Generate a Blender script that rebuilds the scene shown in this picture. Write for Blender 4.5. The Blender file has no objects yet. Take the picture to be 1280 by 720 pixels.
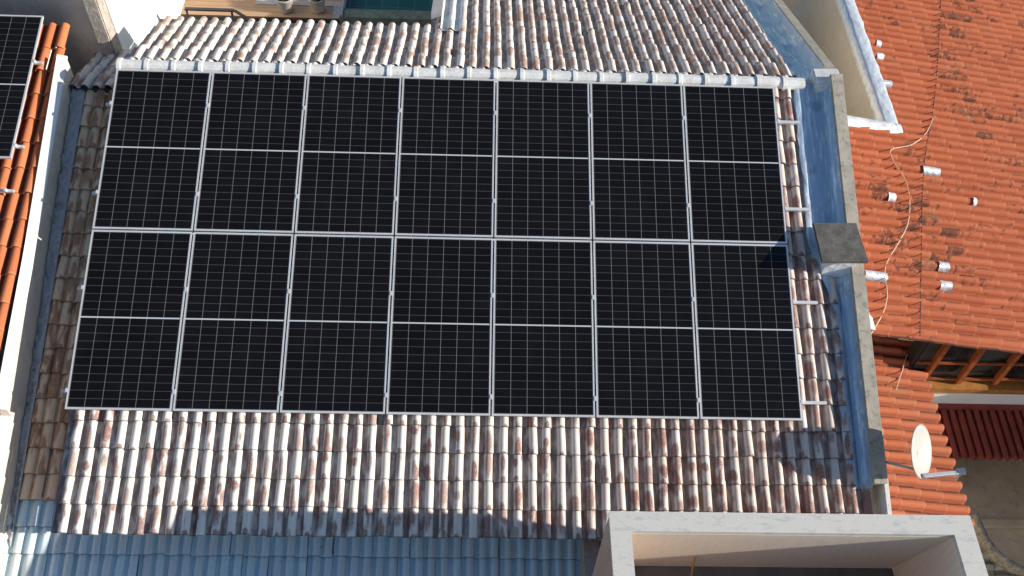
import bpy, bmesh, math, random
import numpy as np
from mathutils import Vector, Matrix

# ------------------------------------------------------------------ scene, camera, sky, sun
scene = bpy.context.scene
C = scene.collection
random.seed(7)

CAM = np.array([5.084, -10.740, 9.239])
FPX = 1228.34                                     # focal length for a 1280 px wide frame
RC = np.array([[0.9991982879751341, -0.00515158065341833, 0.0397019209148875],
               [-0.019966281083656508, 0.7954319618536936, 0.6057139107542902],
               [-0.03470056090683659, -0.6060210023409578, 0.7946913965775617]])   # rows: right, up, back
cam_d = bpy.data.cameras.new('camera'); cam = bpy.data.objects.new('camera', cam_d); C.objects.link(cam)
m = Matrix(RC.T.tolist()).to_4x4(); m.translation = Vector(CAM); cam.matrix_world = m
cam_d.sensor_width = 36; cam_d.lens = 36 * FPX / 1280; cam_d.clip_end = 500; cam_d.clip_start = .1
scene.camera = cam

SUN_AZ, SUN_EL = -10.3, 22.3                      # azimuth from +X, degrees
sa, se = math.radians(SUN_AZ), math.radians(SUN_EL)
SDIR = Vector((math.cos(se) * math.cos(sa), math.cos(se) * math.sin(sa), math.sin(se)))
w = bpy.data.worlds.new('World'); scene.world = w; w.use_nodes = True
wn = w.node_tree; bg = wn.nodes['Background']
sky = wn.nodes.new('ShaderNodeTexSky'); sky.sky_type = 'NISHITA'; sky.sun_disc = False
sky.sun_elevation = se; sky.sun_rotation = math.radians(90 - SUN_AZ); sky.air_density = 1.0; sky.dust_density = .3; sky.ozone_density = 2.2
wn.links.new(sky.outputs[0], bg.inputs[0]); bg.inputs[1].default_value = .10
sun_d = bpy.data.lights.new('sun', 'SUN'); sun_d.energy = 4.9; sun_d.angle = math.radians(.5); sun_d.color = (1, .925, .825)
sun = bpy.data.objects.new('sun', sun_d); C.objects.link(sun); sun.rotation_euler = SDIR.to_track_quat('Z', 'Y').to_euler()
sun.location = (20, -4, 12)
scene.view_settings.view_transform = 'Standard'; scene.view_settings.look = 'None'
scene.view_settings.exposure = .42; scene.view_settings.gamma = 1

# ------------------------------------------------------------------ helpers
PF = math.radians(19)                             # pitch of the main roof
cP, sP = math.cos(PF), math.sin(PF)
UF, VF, NF = np.array([1., 0, 0]), np.array([0, cP, sP]), np.array([0, -sP, cP])
NB = np.array([0, sP, cP]); DB = np.array([0, cP, -sP])

def fr(u, v, h=0.):                               # point on the front slope frame
    return UF * u + VF * v + NF * h

def ray(px, py):
    d = RC.T @ np.array([(px - 640) / FPX, -(py - 360) / FPX, -1.]); return d / np.linalg.norm(d)

def on(px, py, n, p0):                            # where the photo's pixel meets a real plane
    n = np.array(n, float); d = ray(px, py); return CAM + d * ((n @ np.array(p0) - n @ CAM) / (n @ d))

def tag(o, label=None, cat=None, group=None, kind=None):
    if label: o['label'] = label
    if cat: o['category'] = cat
    if group: o['group'] = group
    if kind: o['kind'] = kind
    return o

def thing(name, loc, label, cat, group=None):
    o = bpy.data.objects.new(name, None); C.objects.link(o); o.location = loc; o.empty_display_size = .2
    return tag(o, label, cat, group)

def place(o, parent):                             # parent while keeping world coordinates
    if parent is not None:
        o.parent = parent
        q = parent; off = Vector((0, 0, 0))
        while q is not None:
            off += q.location; q = q.parent
        o.location = o.location - off

def mesh_obj(name, verts, faces, mat, parent=None, uv=None, smooth=False, loc=None):
    me = bpy.data.meshes.new(name)
    me.from_pydata([tuple(map(float, v)) for v in verts], [], [tuple(map(int, f)) for f in faces])
    if uv is not None:
        l = me.uv_layers.new(name='UVMap'); idx = np.zeros(len(me.loops), int); me.loops.foreach_get('vertex_index', idx)
        l.data.foreach_set('uv', np.asarray(uv, float)[idx].ravel())
    if smooth: me.polygons.foreach_set('use_smooth', [True] * len(me.polygons))
    me.materials.append(mat); me.update()
    o = bpy.data.objects.new(name, me); C.objects.link(o)
    if loc is not None: o.location = loc
    place(o, parent)
    return o

class MB:
    """collects boxes, bars and tubes for ONE mesh object"""
    def __init__(s): s.v = []; s.f = []
    def quadbox(s, lo, hi):                       # lo, hi: two 4-point rings (same order)
        b = len(s.v); s.v += [tuple(p) for p in lo] + [tuple(p) for p in hi]
        s.f += [(b + 3, b + 2, b + 1, b), (b + 4, b + 5, b + 6, b + 7)] + [(b + i, b + (i + 1) % 4, b + 4 + (i + 1) % 4, b + 4 + i) for i in range(4)]
        return s
    def box(s, x0, x1, y0, y1, z0, z1):
        return s.quadbox([(x0, y0, z0), (x1, y0, z0), (x1, y1, z0), (x0, y1, z0)], [(x0, y0, z1), (x1, y0, z1), (x1, y1, z1), (x0, y1, z1)])
    def fbox(s, u0, u1, v0, v1, h0, h1, F=fr):    # box in the tilted frame
        r = lambda h: [F(u0, v0, h), F(u1, v0, h), F(u1, v1, h), F(u0, v1, h)]
        return s.quadbox(r(h0), r(h1))
    def prism(s, pts, ext):                       # polygon + extrusion vector
        b = len(s.v); n = len(pts); e = np.array(ext, float)
        s.v += [tuple(np.array(p, float)) for p in pts] + [tuple(np.array(p, float) + e) for p in pts]
        s.f += [tuple(range(b + n - 1, b - 1, -1)), tuple(range(b + n, b + 2 * n))] + [(b + i, b + (i + 1) % n, b + n + (i + 1) % n, b + n + i) for i in range(n)]
        return s
    def bar(s, a, b, wd, ht, up=(0, 0, 1)):
        a = Vector(a); b = Vector(b); d = (b - a).normalized(); sd = d.cross(Vector(up)).normalized(); u = sd.cross(d)
        q = lambda p: [p - sd * wd / 2 - u * ht / 2, p + sd * wd / 2 - u * ht / 2, p + sd * wd / 2 + u * ht / 2, p - sd * wd / 2 + u * ht / 2]
        return s.quadbox(q(a), q(b))
    def tube(s, pts, r, n=8, r1=None):
        pts = [Vector(p) for p in pts]; b = len(s.v)
        for i, p in enumerate(pts):
            t = (pts[min(i + 1, len(pts) - 1)] - pts[max(i - 1, 0)]).normalized()
            a = t.cross(Vector((0, 0, 1)) if abs(t.z) < .9 else Vector((1, 0, 0))).normalized(); c = a.cross(t)
            rr = r if r1 is None else r + (r1 - r) * i / (len(pts) - 1)
            s.v += [tuple(p + (a * math.cos(k * 2 * math.pi / n) + c * math.sin(k * 2 * math.pi / n)) * rr) for k in range(n)]
        for i in range(len(pts) - 1):
            for k in range(n):
                s.f.append((b + i * n + k, b + i * n + (k + 1) % n, b + (i + 1) * n + (k + 1) % n, b + (i + 1) * n + k))
        e = b + (len(pts) - 1) * n
        s.f += [tuple(range(b + n - 1, b - 1, -1)), tuple(range(e, e + n))]
        return s
    def build(s, name, mat, parent=None, bevel=0, smooth=False):
        o = mesh_obj(name, s.v, s.f, mat, parent, smooth=smooth)
        bm = bmesh.new(); bm.from_mesh(o.data); bmesh.ops.recalc_face_normals(bm, faces=bm.faces[:])
        if bevel:
            ed = [e for e in bm.edges if len(e.link_faces) == 2 and e.calc_face_angle() > .5]
            bmesh.ops.bevel(bm, geom=ed, offset=bevel, segments=2, affect='EDGES', clamp_overlap=True)
        bm.to_mesh(o.data); bm.free()
        return o

# ------------------------------------------------------------------ materials
class NT:
    def __init__(s, name):
        s.m = bpy.data.materials.new(name); s.m.use_nodes = True; s.t = s.m.node_tree; s.n = s.t.nodes; s.p = s.n['Principled BSDF']
    def add(s, typ, **kw):
        n = s.n.new(typ)
        for k, v in kw.items(): setattr(n, k, v)
        return n
    def link(s, a, b): s.t.links.new(a, b)
    def val(s, sock, x):
        if hasattr(x, 'is_output') or hasattr(x, 'links'): s.link(x, sock)
        else: sock.default_value = x
    def math(s, op, a, b=0., c=0., clamp=False):
        n = s.add('ShaderNodeMath', operation=op, use_clamp=clamp); s.val(n.inputs[0], a); s.val(n.inputs[1], b); s.val(n.inputs[2], c); return n.outputs[0]
    def vmath(s, op, a, b=(0, 0, 0)):
        n = s.add('ShaderNodeVectorMath', operation=op); s.val(n.inputs[0], a); s.val(n.inputs[1], b); return n.outputs[0]
    def ramp(s, x, lo, hi, a=0., b=1.):
        n = s.add('ShaderNodeMapRange', interpolation_type='SMOOTHSTEP'); s.val(n.inputs[0], x)
        for i, v in enumerate((lo, hi, a, b)): s.val(n.inputs[1 + i], v)
        return n.outputs[0]
    def mix(s, f, a, b):
        n = s.add('ShaderNodeMix', data_type='RGBA'); s.val(n.inputs[0], f)
        for q, v in ((6, a), (7, b)):
            if isinstance(v, tuple): n.inputs[q].default_value = (*v, 1) if len(v) == 3 else v
            else: s.link(v, n.inputs[q])
        return n.outputs[2]
    def noise(s, vec, scale, detail=3., rough=.55, out=0):
        n = s.add('ShaderNodeTexNoise'); n.inputs['Scale'].default_value = scale; n.inputs['Detail'].default_value = detail; n.inputs['Roughness'].default_value = rough
        if vec is not None: s.link(vec, n.inputs['Vector'])
        return n.outputs[out]
    def obj(s): return s.add('ShaderNodeTexCoord').outputs['Object']
    def geo(s): return s.add('ShaderNodeNewGeometry').outputs['Position']
    def uv(s): return s.add('ShaderNodeTexCoord').outputs['UV']
    def bump(s, h, strength=.3, dist=.01):
        b = s.add('ShaderNodeBump'); b.inputs['Strength'].default_value = strength; b.inputs['Distance'].default_value = dist
        s.link(h, b.inputs['Height']); s.link(b.outputs[0], s.p.inputs['Normal'])
    def done(s, color=None, rough=None, metal=None, spec=None):
        for k, v in (('Base Color', color), ('Roughness', rough), ('Metallic', metal), ('Specular IOR Level', spec)):
            if v is None: continue
            if isinstance(v, tuple): s.p.inputs[k].default_value = (*v, 1)
            else: s.val(s.p.inputs[k], v)
        return s.m

def plain(name, col, rough=.8, metal=0., var=.12, scale=3., bump=.15, dirt=None, fine=40.):
    t = NT(name); g = t.geo()
    n = t.noise(g, scale, 5.); n2 = t.noise(g, fine, 3.)
    f = t.ramp(n, .3, .7, 1 - var, 1 + var); f2 = t.ramp(n2, .3, .7, 1 - var * .5, 1 + var * .5)
    c = t.add('ShaderNodeMix', data_type='RGBA', blend_type='MULTIPLY'); c.inputs[0].default_value = 1
    c.inputs[6].default_value = (*col, 1); k = t.math('MULTIPLY', f, f2); t.link(k, c.inputs[7])
    out = c.outputs[2]
    if dirt: out = t.mix(t.math('MULTIPLY', t.ramp(t.noise(g, scale * 2.7, 8., .65), .5, .72), dirt[1]), out, dirt[0])
    if bump: t.bump(n2, bump, .01)
    return t.done(out, rough, metal)

def tile_common(t):
    uv = t.uv(); sp = t.add('ShaderNodeSeparateXYZ'); t.link(uv, sp.inputs[0])
    fl = t.vmath('FLOOR', uv)
    wn_ = t.add('ShaderNodeTexWhiteNoise', noise_dimensions='2D'); t.link(fl, wn_.inputs[0])
    fx = t.math('FRACT', sp.outputs[0]); fy = t.math('FRACT', sp.outputs[1])
    rs = t.add('ShaderNodeSeparateColor'); t.link(wn_.outputs[1], rs.inputs[0])
    return uv, fl, fx, fy, rs.outputs[0], rs.outputs[1], rs.outputs[2], wn_.outputs[1]

def mat_washed(name, wash=(.74, .67, .58), stain=(.2, .058, .04), amount=.0, pan=(.33, .25, .21), wornx=None, pink=None, spots=True, drip=False, lapd=.65):
    """clay tiles once painted white: the paint has worn through in red-brown blotches"""
    t = NT(name); uv, fl, fx, fy, r1, r2, r3, rc = tile_common(t)
    sc = t.vmath('MULTIPLY', uv, (.95, .62, 1.)); off = t.vmath('MULTIPLY', rc, (17., 23., 9.))
    vec = t.vmath('ADD', sc, off)
    n = t.noise(vec, 2.1, 2.5, .5)                               # one or two blotches per tile
    big = t.noise(t.geo(), .9, 3.)
    thr = t.math('ADD', t.math('MULTIPLY', r1, .34), .44 - amount)
    if wornx:
        px_ = t.add('ShaderNodeSeparateXYZ'); t.link(t.geo(), px_.inputs[0])
        thr = t.math('SUBTRACT', thr, t.ramp(px_.outputs[0], wornx[0], wornx[1], 0., wornx[2]))
    thr = t.math('SUBTRACT', thr, t.ramp(big, .35, .7, -.06, .06))
    s1 = t.ramp(t.math('SUBTRACT', n, thr), -.03, .12)
    # oval worn spots near the lower end of some barrels
    n3 = t.noise(vec, 4.5, 2.)
    q1 = t.math('FRACT', t.math('MULTIPLY', r1, 7.31)); q2 = t.math('FRACT', t.math('MULTIPLY', r2, 9.17)); q3 = t.math('FRACT', t.math('MULTIPLY', r3, 11.7))
    def spot(cx, cy, wx, wy, on_, wob):
        ex = t.math('DIVIDE', t.math('SUBTRACT', fx, cx), wx); ey = t.math('DIVIDE', t.math('SUBTRACT', fy, cy), wy)
        rr = t.math('ADD', t.math('SQRT', t.math('ADD', t.math('MULTIPLY', ex, ex), t.math('MULTIPLY', ey, ey))), t.math('MULTIPLY', t.math('SUBTRACT', n3, .5), wob))
        return t.math('MULTIPLY', t.ramp(rr, 1.55, .75), on_)
    on1 = t.math('GREATER_THAN', r2, .40 if spots else 2.); on2 = t.math('GREATER_THAN', q2, .45 if spots else 2.)
    s2 = spot(t.math('ADD', .48, t.math('MULTIPLY', r3, .26)), t.math('ADD', .25, t.math('MULTIPLY', r1, .6)), t.math('ADD', .13, t.math('MULTIPLY', q1, .17)), t.math('ADD', .12, t.math('MULTIPLY', q3, .30)), on1, 1.6)
    s4 = spot(t.math('ADD', .55, t.math('MULTIPLY', q3, .3)), t.math('ADD', .90, t.math('MULTIPLY', q1, .12)), .15, t.math('ADD', .06, t.math('MULTIPLY', r3, .06)), on2, 1.2)
    s2 = t.math('MAXIMUM', t.math('MULTIPLY', s2, t.ramp(q2, 0., 1., .72, 1.)), t.math('MULTIPLY', s4, .9))
    st = t.math('MAXIMUM', t.math('MULTIPLY', s1, .8), t.math('MULTIPLY', s2, .88))
    fine = t.noise(t.geo(), 55., 4.)
    st = t.math('MULTIPLY', st, t.ramp(fine, .2, .6, .55, 1.))
    base = t.mix(t.ramp(fine, .3, .75, 0., .28), wash, (.56, .47, .40))
    base = t.mix(t.math('MULTIPLY', r3, .35), base, (.64, .52, .44))
    if pink:
        pv_ = t.add('ShaderNodeSeparateXYZ'); t.link(t.geo(), pv_.inputs[0])
        base = t.mix(t.math('MULTIPLY', t.ramp(pv_.outputs[0], pink[0], pink[1], pink[2], pink[3]), t.ramp(t.noise(vec, 1.6, 3.), .3, .6)), base, (.50, .30, .23))
    pf = t.math('MULTIPLY', t.ramp(fx, .46, .38), t.ramp(t.noise(vec, 3., 3.), .3, .62, .35, .95))  # dirty pans, colour deepened to imitate shaded gaps between barrels
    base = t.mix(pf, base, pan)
    stc = t.mix(r2, stain, (stain[0] * 1.7, stain[1] * 2.2, stain[2] * 1.9))
    col = t.mix(st, base, stc)
    if drip:
        dm = t.math('MULTIPLY', t.ramp(t.math('ABSOLUTE', t.math('SUBTRACT', fx, .26)), .13, .06), t.ramp(t.math('ADD', fy, t.math('MULTIPLY', n3, .3)), .42, .12))
        col = t.mix(t.math('MULTIPLY', dm, t.ramp(r2, .15, .6, .15, .95)), col, (.03, .035, .04))
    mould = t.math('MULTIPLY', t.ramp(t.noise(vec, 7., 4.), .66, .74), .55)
    mould = t.math('MAXIMUM', mould, t.math('MULTIPLY', t.ramp(t.math('ABSOLUTE', t.math('SUBTRACT', fy, .985)), .03, .008), lapd))  # lap dirt line, also painting the shadow at the tile joints
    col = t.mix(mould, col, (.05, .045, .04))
    t.bump(t.math('ADD', fine, t.math('MULTIPLY', st, -.6)), .35, .006)
    return t.done(col, .78, spec=.25)

def mat_clay(name, a=(.50, .135, .057), b=(.41, .098, .040), mould=.35, dark=(.035, .028, .022), wornx=None, panf=.32):
    t = NT(name); uv, fl, fx, fy, r1, r2, r3, rc = tile_common(t)
    vec = t.vmath('ADD', t.vmath('MULTIPLY', uv, (.8, 1.3, 1.)), t.vmath('MULTIPLY', rc, (13., 7., 5.)))
    g = t.geo(); fine = t.noise(g, 60., 4.); big = t.noise(g, .55, 4.)
    base = t.mix(r1, a, b); base = t.mix(t.math('MULTIPLY', t.ramp(fine, .35, .7), .3), base, (a[0] * 1.15, a[1] * 1.45, a[2] * 1.6))
    n = t.noise(vec, 3.2, 6., .7)
    thr = t.math('ADD', t.math('MULTIPLY', r2, .25), .5 + (.35 - mould) * .4)
    thr = t.math('SUBTRACT', thr, t.ramp(big, .4, .68, -.07, .1))
    if wornx:
        px_ = t.add('ShaderNodeSeparateXYZ'); t.link(g, px_.inputs[0])
        thr = t.math('SUBTRACT', thr, t.ramp(px_.outputs[0], wornx[0], wornx[1], 0., wornx[2]))
    s = t.math('MULTIPLY', t.ramp(t.math('SUBTRACT', n, thr), 0., .13), .72)
    col = t.mix(s, base, dark)
    lich = t.math('MULTIPLY', t.ramp(t.noise(g, 1.3, 5., .65), .56, .72), .38)
    col = t.mix(lich, col, (.36, .2, .10))
    val = t.math('MULTIPLY', t.ramp(fx, panf, panf * .45), t.ramp(n, .2, .55, .55, .95))  # valley dirt, darkened further to paint shade between the tile rows
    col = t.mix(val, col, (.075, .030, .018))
    lip = t.math('MULTIPLY', t.ramp(t.math('ABSOLUTE', t.math('SUBTRACT', fy, .955)), .035, .0), .35)  # lighter band painted as a highlight along the tile lip
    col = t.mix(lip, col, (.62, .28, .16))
    t.bump(fine, .3, .005)
    return t.done(col, .8, spec=.25)

def mat_foil(name, col=(.78, .80, .83), rough=.28, scale=14., strength=.8, metal=.9):
    t = NT(name); g = t.geo()
    n = t.noise(g, scale, 4., .6); v = t.add('ShaderNodeTexVoronoi', feature='F1'); v.inputs['Scale'].default_value = scale * 1.1; t.link(g, v.inputs['Vector'])
    h = t.math('ADD', n, t.math('MULTIPLY', v.outputs[0], .9)); t.bump(h, strength, .02)
    c = t.mix(t.ramp(t.noise(g, 5., 5.), .5, .7, 0., .5), col, (.5, .5, .5))
    return t.done(c, rough, metal)

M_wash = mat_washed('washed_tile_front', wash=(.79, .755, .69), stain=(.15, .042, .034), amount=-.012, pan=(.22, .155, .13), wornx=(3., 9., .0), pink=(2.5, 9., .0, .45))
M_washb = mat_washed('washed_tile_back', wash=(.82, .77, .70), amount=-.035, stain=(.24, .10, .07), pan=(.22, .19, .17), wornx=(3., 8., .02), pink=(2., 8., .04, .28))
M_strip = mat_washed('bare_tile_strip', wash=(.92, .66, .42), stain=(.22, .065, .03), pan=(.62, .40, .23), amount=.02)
M_lower = mat_washed('blue_shaded_white_tile', wash=(.62, .79, .87), stain=(.5, .55, .58), pan=(.45, .61, .68), amount=-.19, spots=False, drip=True)  # white paint tinted blue, the sky-lit shade put into its colour
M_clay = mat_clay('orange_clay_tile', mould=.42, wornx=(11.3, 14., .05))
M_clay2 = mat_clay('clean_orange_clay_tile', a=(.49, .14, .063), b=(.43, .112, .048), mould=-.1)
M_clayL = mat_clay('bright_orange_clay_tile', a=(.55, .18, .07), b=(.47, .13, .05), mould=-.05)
M_ridge = plain('ridge_white', (.70, .70, .67), .7, var=.12, scale=6, dirt=((.40, .36, .32), .6))
M_alu = plain('aluminium', (.70, .71, .71), .42, .35, var=.05, bump=.02)
M_alud = plain('galvanised', (.45, .47, .5), .42, .8, var=.12, bump=.03)
M_lead = mat_foil('crumpled_flashing', (.46, .46, .47), .6, 13., 1., .15)
M_foil = mat_foil('aluminium_foil_tape', (.74, .77, .80), .38, 10., .45, .45)
M_foilw = mat_foil('white_foil', (.82, .83, .84), .5, 8., .45, .2)
M_conc = plain('parapet_concrete', (.40, .36, .29), .9, var=.14, scale=5, bump=.4, dirt=((.12, .11, .1), .7), fine=60)
M_cap = plain('chimney_cap_stone', (.115, .108, .095), .92, var=.3, scale=7, bump=.6, dirt=((.2, .19, .16), .5), fine=70)
M_white = plain('white_paint', (.85, .84, .81), .8, var=.04, scale=2, bump=.05)
M_whited = plain('weathered_white_paint', (.74, .72, .68), .85, var=.1, scale=4, bump=.15, dirt=((.3, .28, .25), .5))
M_grey = plain('grey_render', (.56, .46, .39), .92, var=.07, scale=2.5, bump=.15, dirt=((.25, .24, .235), .5))
M_pillar = plain('rough_pillar_render', (.46, .40, .34), .95, var=.2, scale=9, bump=.8, dirt=((.2, .17, .14), .6), fine=25)
M_beige = plain('beige_render', (.68, .61, .50), .9, var=.05, scale=2., bump=.1, dirt=((.42, .36, .28), .35))
M_tan = plain('tan_screed', (.70, .56, .37), .9, var=.1, scale=2.5, bump=.15, dirt=((.2, .16, .11), .4))
M_wood = plain('varnished_wood', (.30, .08, .022), .45, var=.25, scale=8, bump=.1)
M_sill = plain('ochre_wood', (.38, .17, .04), .5, var=.2, scale=6, bump=.1)
M_redroof = plain('dark_red_paint', (.26, .045, .028), .6, var=.18, scale=5, bump=.1, dirt=((.10, .02, .015), .5))
M_dish = plain('dish_white', (.42, .41, .38), .5, var=.03, scale=4, bump=0)
M_darkm = plain('dark_metal', (.05, .05, .055), .5, .5, var=.1, bump=.05)
M_cordw = plain('pale_cord', (.62, .48, .36), .8, var=.1, bump=0)
M_cordd = plain('dark_wire', (.06, .03, .025), .8, var=.1, bump=0)
M_cordo = plain('orange_cord', (.45, .24, .10), .8, var=.1, bump=0)
M_wallface = plain('grey_wall_face', (.72, .63, .52), .9, var=.08, scale=3, bump=.2, dirt=((.35, .31, .27), .4))
M_moss = plain('mossy_stone', (.30, .27, .20), .95, var=.35, scale=14, bump=1., dirt=((.08, .075, .05), .8), fine=45)
M_pot = plain('pot_stoneware', (.42, .39, .35), .8, var=.1, scale=12, bump=.1)
M_soil = plain('soil', (.06, .045, .03), 1., var=.3, scale=30, bump=.5)
M_leaf = plain('leaf', (.06, .10, .03), .6, var=.3, scale=20, bump=.1)
M_ground = plain('ground_earth', (.16, .13, .10), 1., var=.2, scale=1., bump=.2)
M_dark = plain('unlit_dark', (.035, .033, .03), .7, var=.2, scale=3, bump=0)  # near-black colour standing in for unlit gaps and interiors
M_lwfloor = plain('lightwell_floor', (.15, .135, .12), .8, var=.15, scale=4, bump=.1)
M_stonec = plain('grey_stone_edge', (.36, .35, .34), .85, var=.1, scale=8, bump=.15)

def mat_gutter():
    t = NT('flashing_sheet'); g = t.geo()
    s = t.vmath('MULTIPLY', g, (11., .9, 1.)); n = t.noise(s, 2.2, 8., .72); n2 = t.noise(g, 4., 4.)
    c = t.mix(t.ramp(n, .5, .62), (.44, .57, .69), (.86, .89, .90)); c = t.mix(t.ramp(n2, .55, .72, 0., .6), c, (.2, .3, .42))
    t.bump(t.math('ADD', n, t.math('MULTIPLY', n2, .5)), .6, .02)
    return t.done(c, t.ramp(n2, .3, .7, .28, .55), .55)
M_gutter = mat_gutter()

def mat_granite():
    t = NT('pale_granite'); g = t.geo(); f = t.noise(g, 90., 3., .7)
    s = t.vmath('MULTIPLY', g, (1., 2.6, 1.)); n = t.noise(s, 6., 9., .72); v = t.noise(g, 11., 6., .7)
    c = t.mix(t.ramp(f, .35, .65), (.56, .54, .485), (.69, .665, .605))
    c = t.mix(t.math('MULTIPLY', t.ramp(n, .52, .62), .45), c, (.36, .37, .38))
    c = t.mix(t.math('MULTIPLY', t.ramp(v, .6, .72), .35), c, (.68, .67, .64))
    # saw-cut mitre lines are part of the slab pattern
    return t.done(c, .55, spec=.4)
M_gran = mat_granite()

def mat_boxwall(name, col, streak):
    t = NT(name); g = t.geo(); n = t.noise(t.vmath('MULTIPLY', g, (9., 9., .35)), 3., 4.); f = t.noise(g, 45., 4.)
    c = t.mix(t.ramp(n, .35, .7), col, streak); c = t.mix(t.ramp(f, .6, .75, 0., .25), c, (.3, .26, .22)); t.bump(f, .2, .005)
    return t.done(c, .85)
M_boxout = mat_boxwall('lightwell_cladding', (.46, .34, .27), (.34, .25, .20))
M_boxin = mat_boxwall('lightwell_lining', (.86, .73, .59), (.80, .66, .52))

def mat_cells():
    """monocrystalline half-cells behind glass; the UV counts cells: 6 across, 22 along"""
    t = NT('solar_cells'); uv = t.uv(); sp = t.add('ShaderNodeSeparateXYZ'); t.link(uv, sp.inputs[0])
    def near(x, wd, soft):                          # distance to the closest whole number
        d = t.math('ABSOLUTE', t.math('SUBTRACT', t.math('FRACT', t.math('ADD', x, .5)), .5))
        return t.ramp(d, wd + soft, wd)
    vx = near(sp.outputs[0], .010, .009); hy = near(sp.outputs[1], .020, .014)
    bus = near(t.math('MULTIPLY', sp.outputs[0], 10.), .03, .06)
    mid = t.ramp(t.math('ABSOLUTE', t.math('SUBTRACT', sp.outputs[1], 11.)), .10, .075)
    fl = t.vmath('FLOOR', uv); wn_ = t.add('ShaderNodeTexWhiteNoise', noise_dimensions='2D'); t.link(fl, wn_.inputs[0])
    oi = t.add('ShaderNodeObjectInfo')
    cell = t.mix(wn_.outputs[0], (.0042, .0043, .005), (.0062, .0063, .0078))
    c = t.mix(t.math('MULTIPLY', bus, .10), cell, (.09, .085, .085))
    c = t.mix(t.math('MULTIPLY', hy, .36), c, (.20, .19, .185))
    c = t.mix(t.math('MULTIPLY', vx, .64), c, (.29, .28, .27))
    c = t.mix(mid, c, (.50, .53, .55))
    dust = t.noise(t.geo(), 2., 6., .6); c = t.mix(t.ramp(dust, .45, .75, 0., .004), c, (.5, .5, .5))
    return t.done(c, t.math('ADD', t.ramp(dust, .3, .7, .07, .14), t.math('MULTIPLY', oi.outputs['Random'], .05)), 0., t.math('ADD', .12, t.math('MULTIPLY', oi.outputs['Random'], .10)))
M_cells = mat_cells()

def mat_deck():
    t = NT('deck_planks'); g = t.geo(); sp = t.add('ShaderNodeSeparateXYZ'); t.link(g, sp.inputs[0])
    r = t.math('MULTIPLY', sp.outputs[1], 1 / .14); d = t.math('ABSOLUTE', t.math('SUBTRACT', t.math('FRACT', r), .5))
    wn_ = t.add('ShaderNodeTexWhiteNoise', noise_dimensions='1D'); t.link(t.math('FLOOR', r), wn_.inputs['W'])
    gr = t.noise(t.vmath('MULTIPLY', g, (1.2, 14., 1.)), 4., 5.)
    c = t.mix(wn_.outputs[0], (.42, .26, .14), (.34, .20, .11)); c = t.mix(t.ramp(gr, .4, .7, 0., .4), c, (.50, .34, .2))
    c = t.mix(t.ramp(d, .46, .49), c, (.12, .07, .04))
    return t.done(c, .7)
M_deck = mat_deck()

def mat_water():
    t = NT('pool_water'); g = t.geo(); n = t.noise(g, 5., 3.); t.bump(n, .08, .02)
    br = t.add('ShaderNodeTexBrick'); br.inputs['Scale'].default_value = 3.2; br.offset = 0
    t.link(t.vmath('ADD', g, t.vmath('MULTIPLY', t.noise(g, 3., 2., out=1), (.06, .06, 0))), br.inputs[0])
    br.inputs[1].default_value = (.012, .085, .085, 1); br.inputs[2].default_value = (.010, .070, .075, 1); br.inputs[3].default_value = (.03, .13, .12, 1)
    br.inputs['Mortar Size'].default_value = .03; br.inputs['Brick Width'].default_value = 1.; br.inputs['Row Height'].default_value = 1.
    return t.done(br.outputs[0], .06, 0., .4)
M_water = mat_water()

def mat_glass():
    t = NT('dark_window_glass'); n = t.noise(t.geo(), 1.6, 2.)
    return t.done(t.mix(t.ramp(n, .4, .6), (.012, .012, .011), (.06, .06, .055)), .08, 0., .5)
M_glass = mat_glass()

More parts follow.
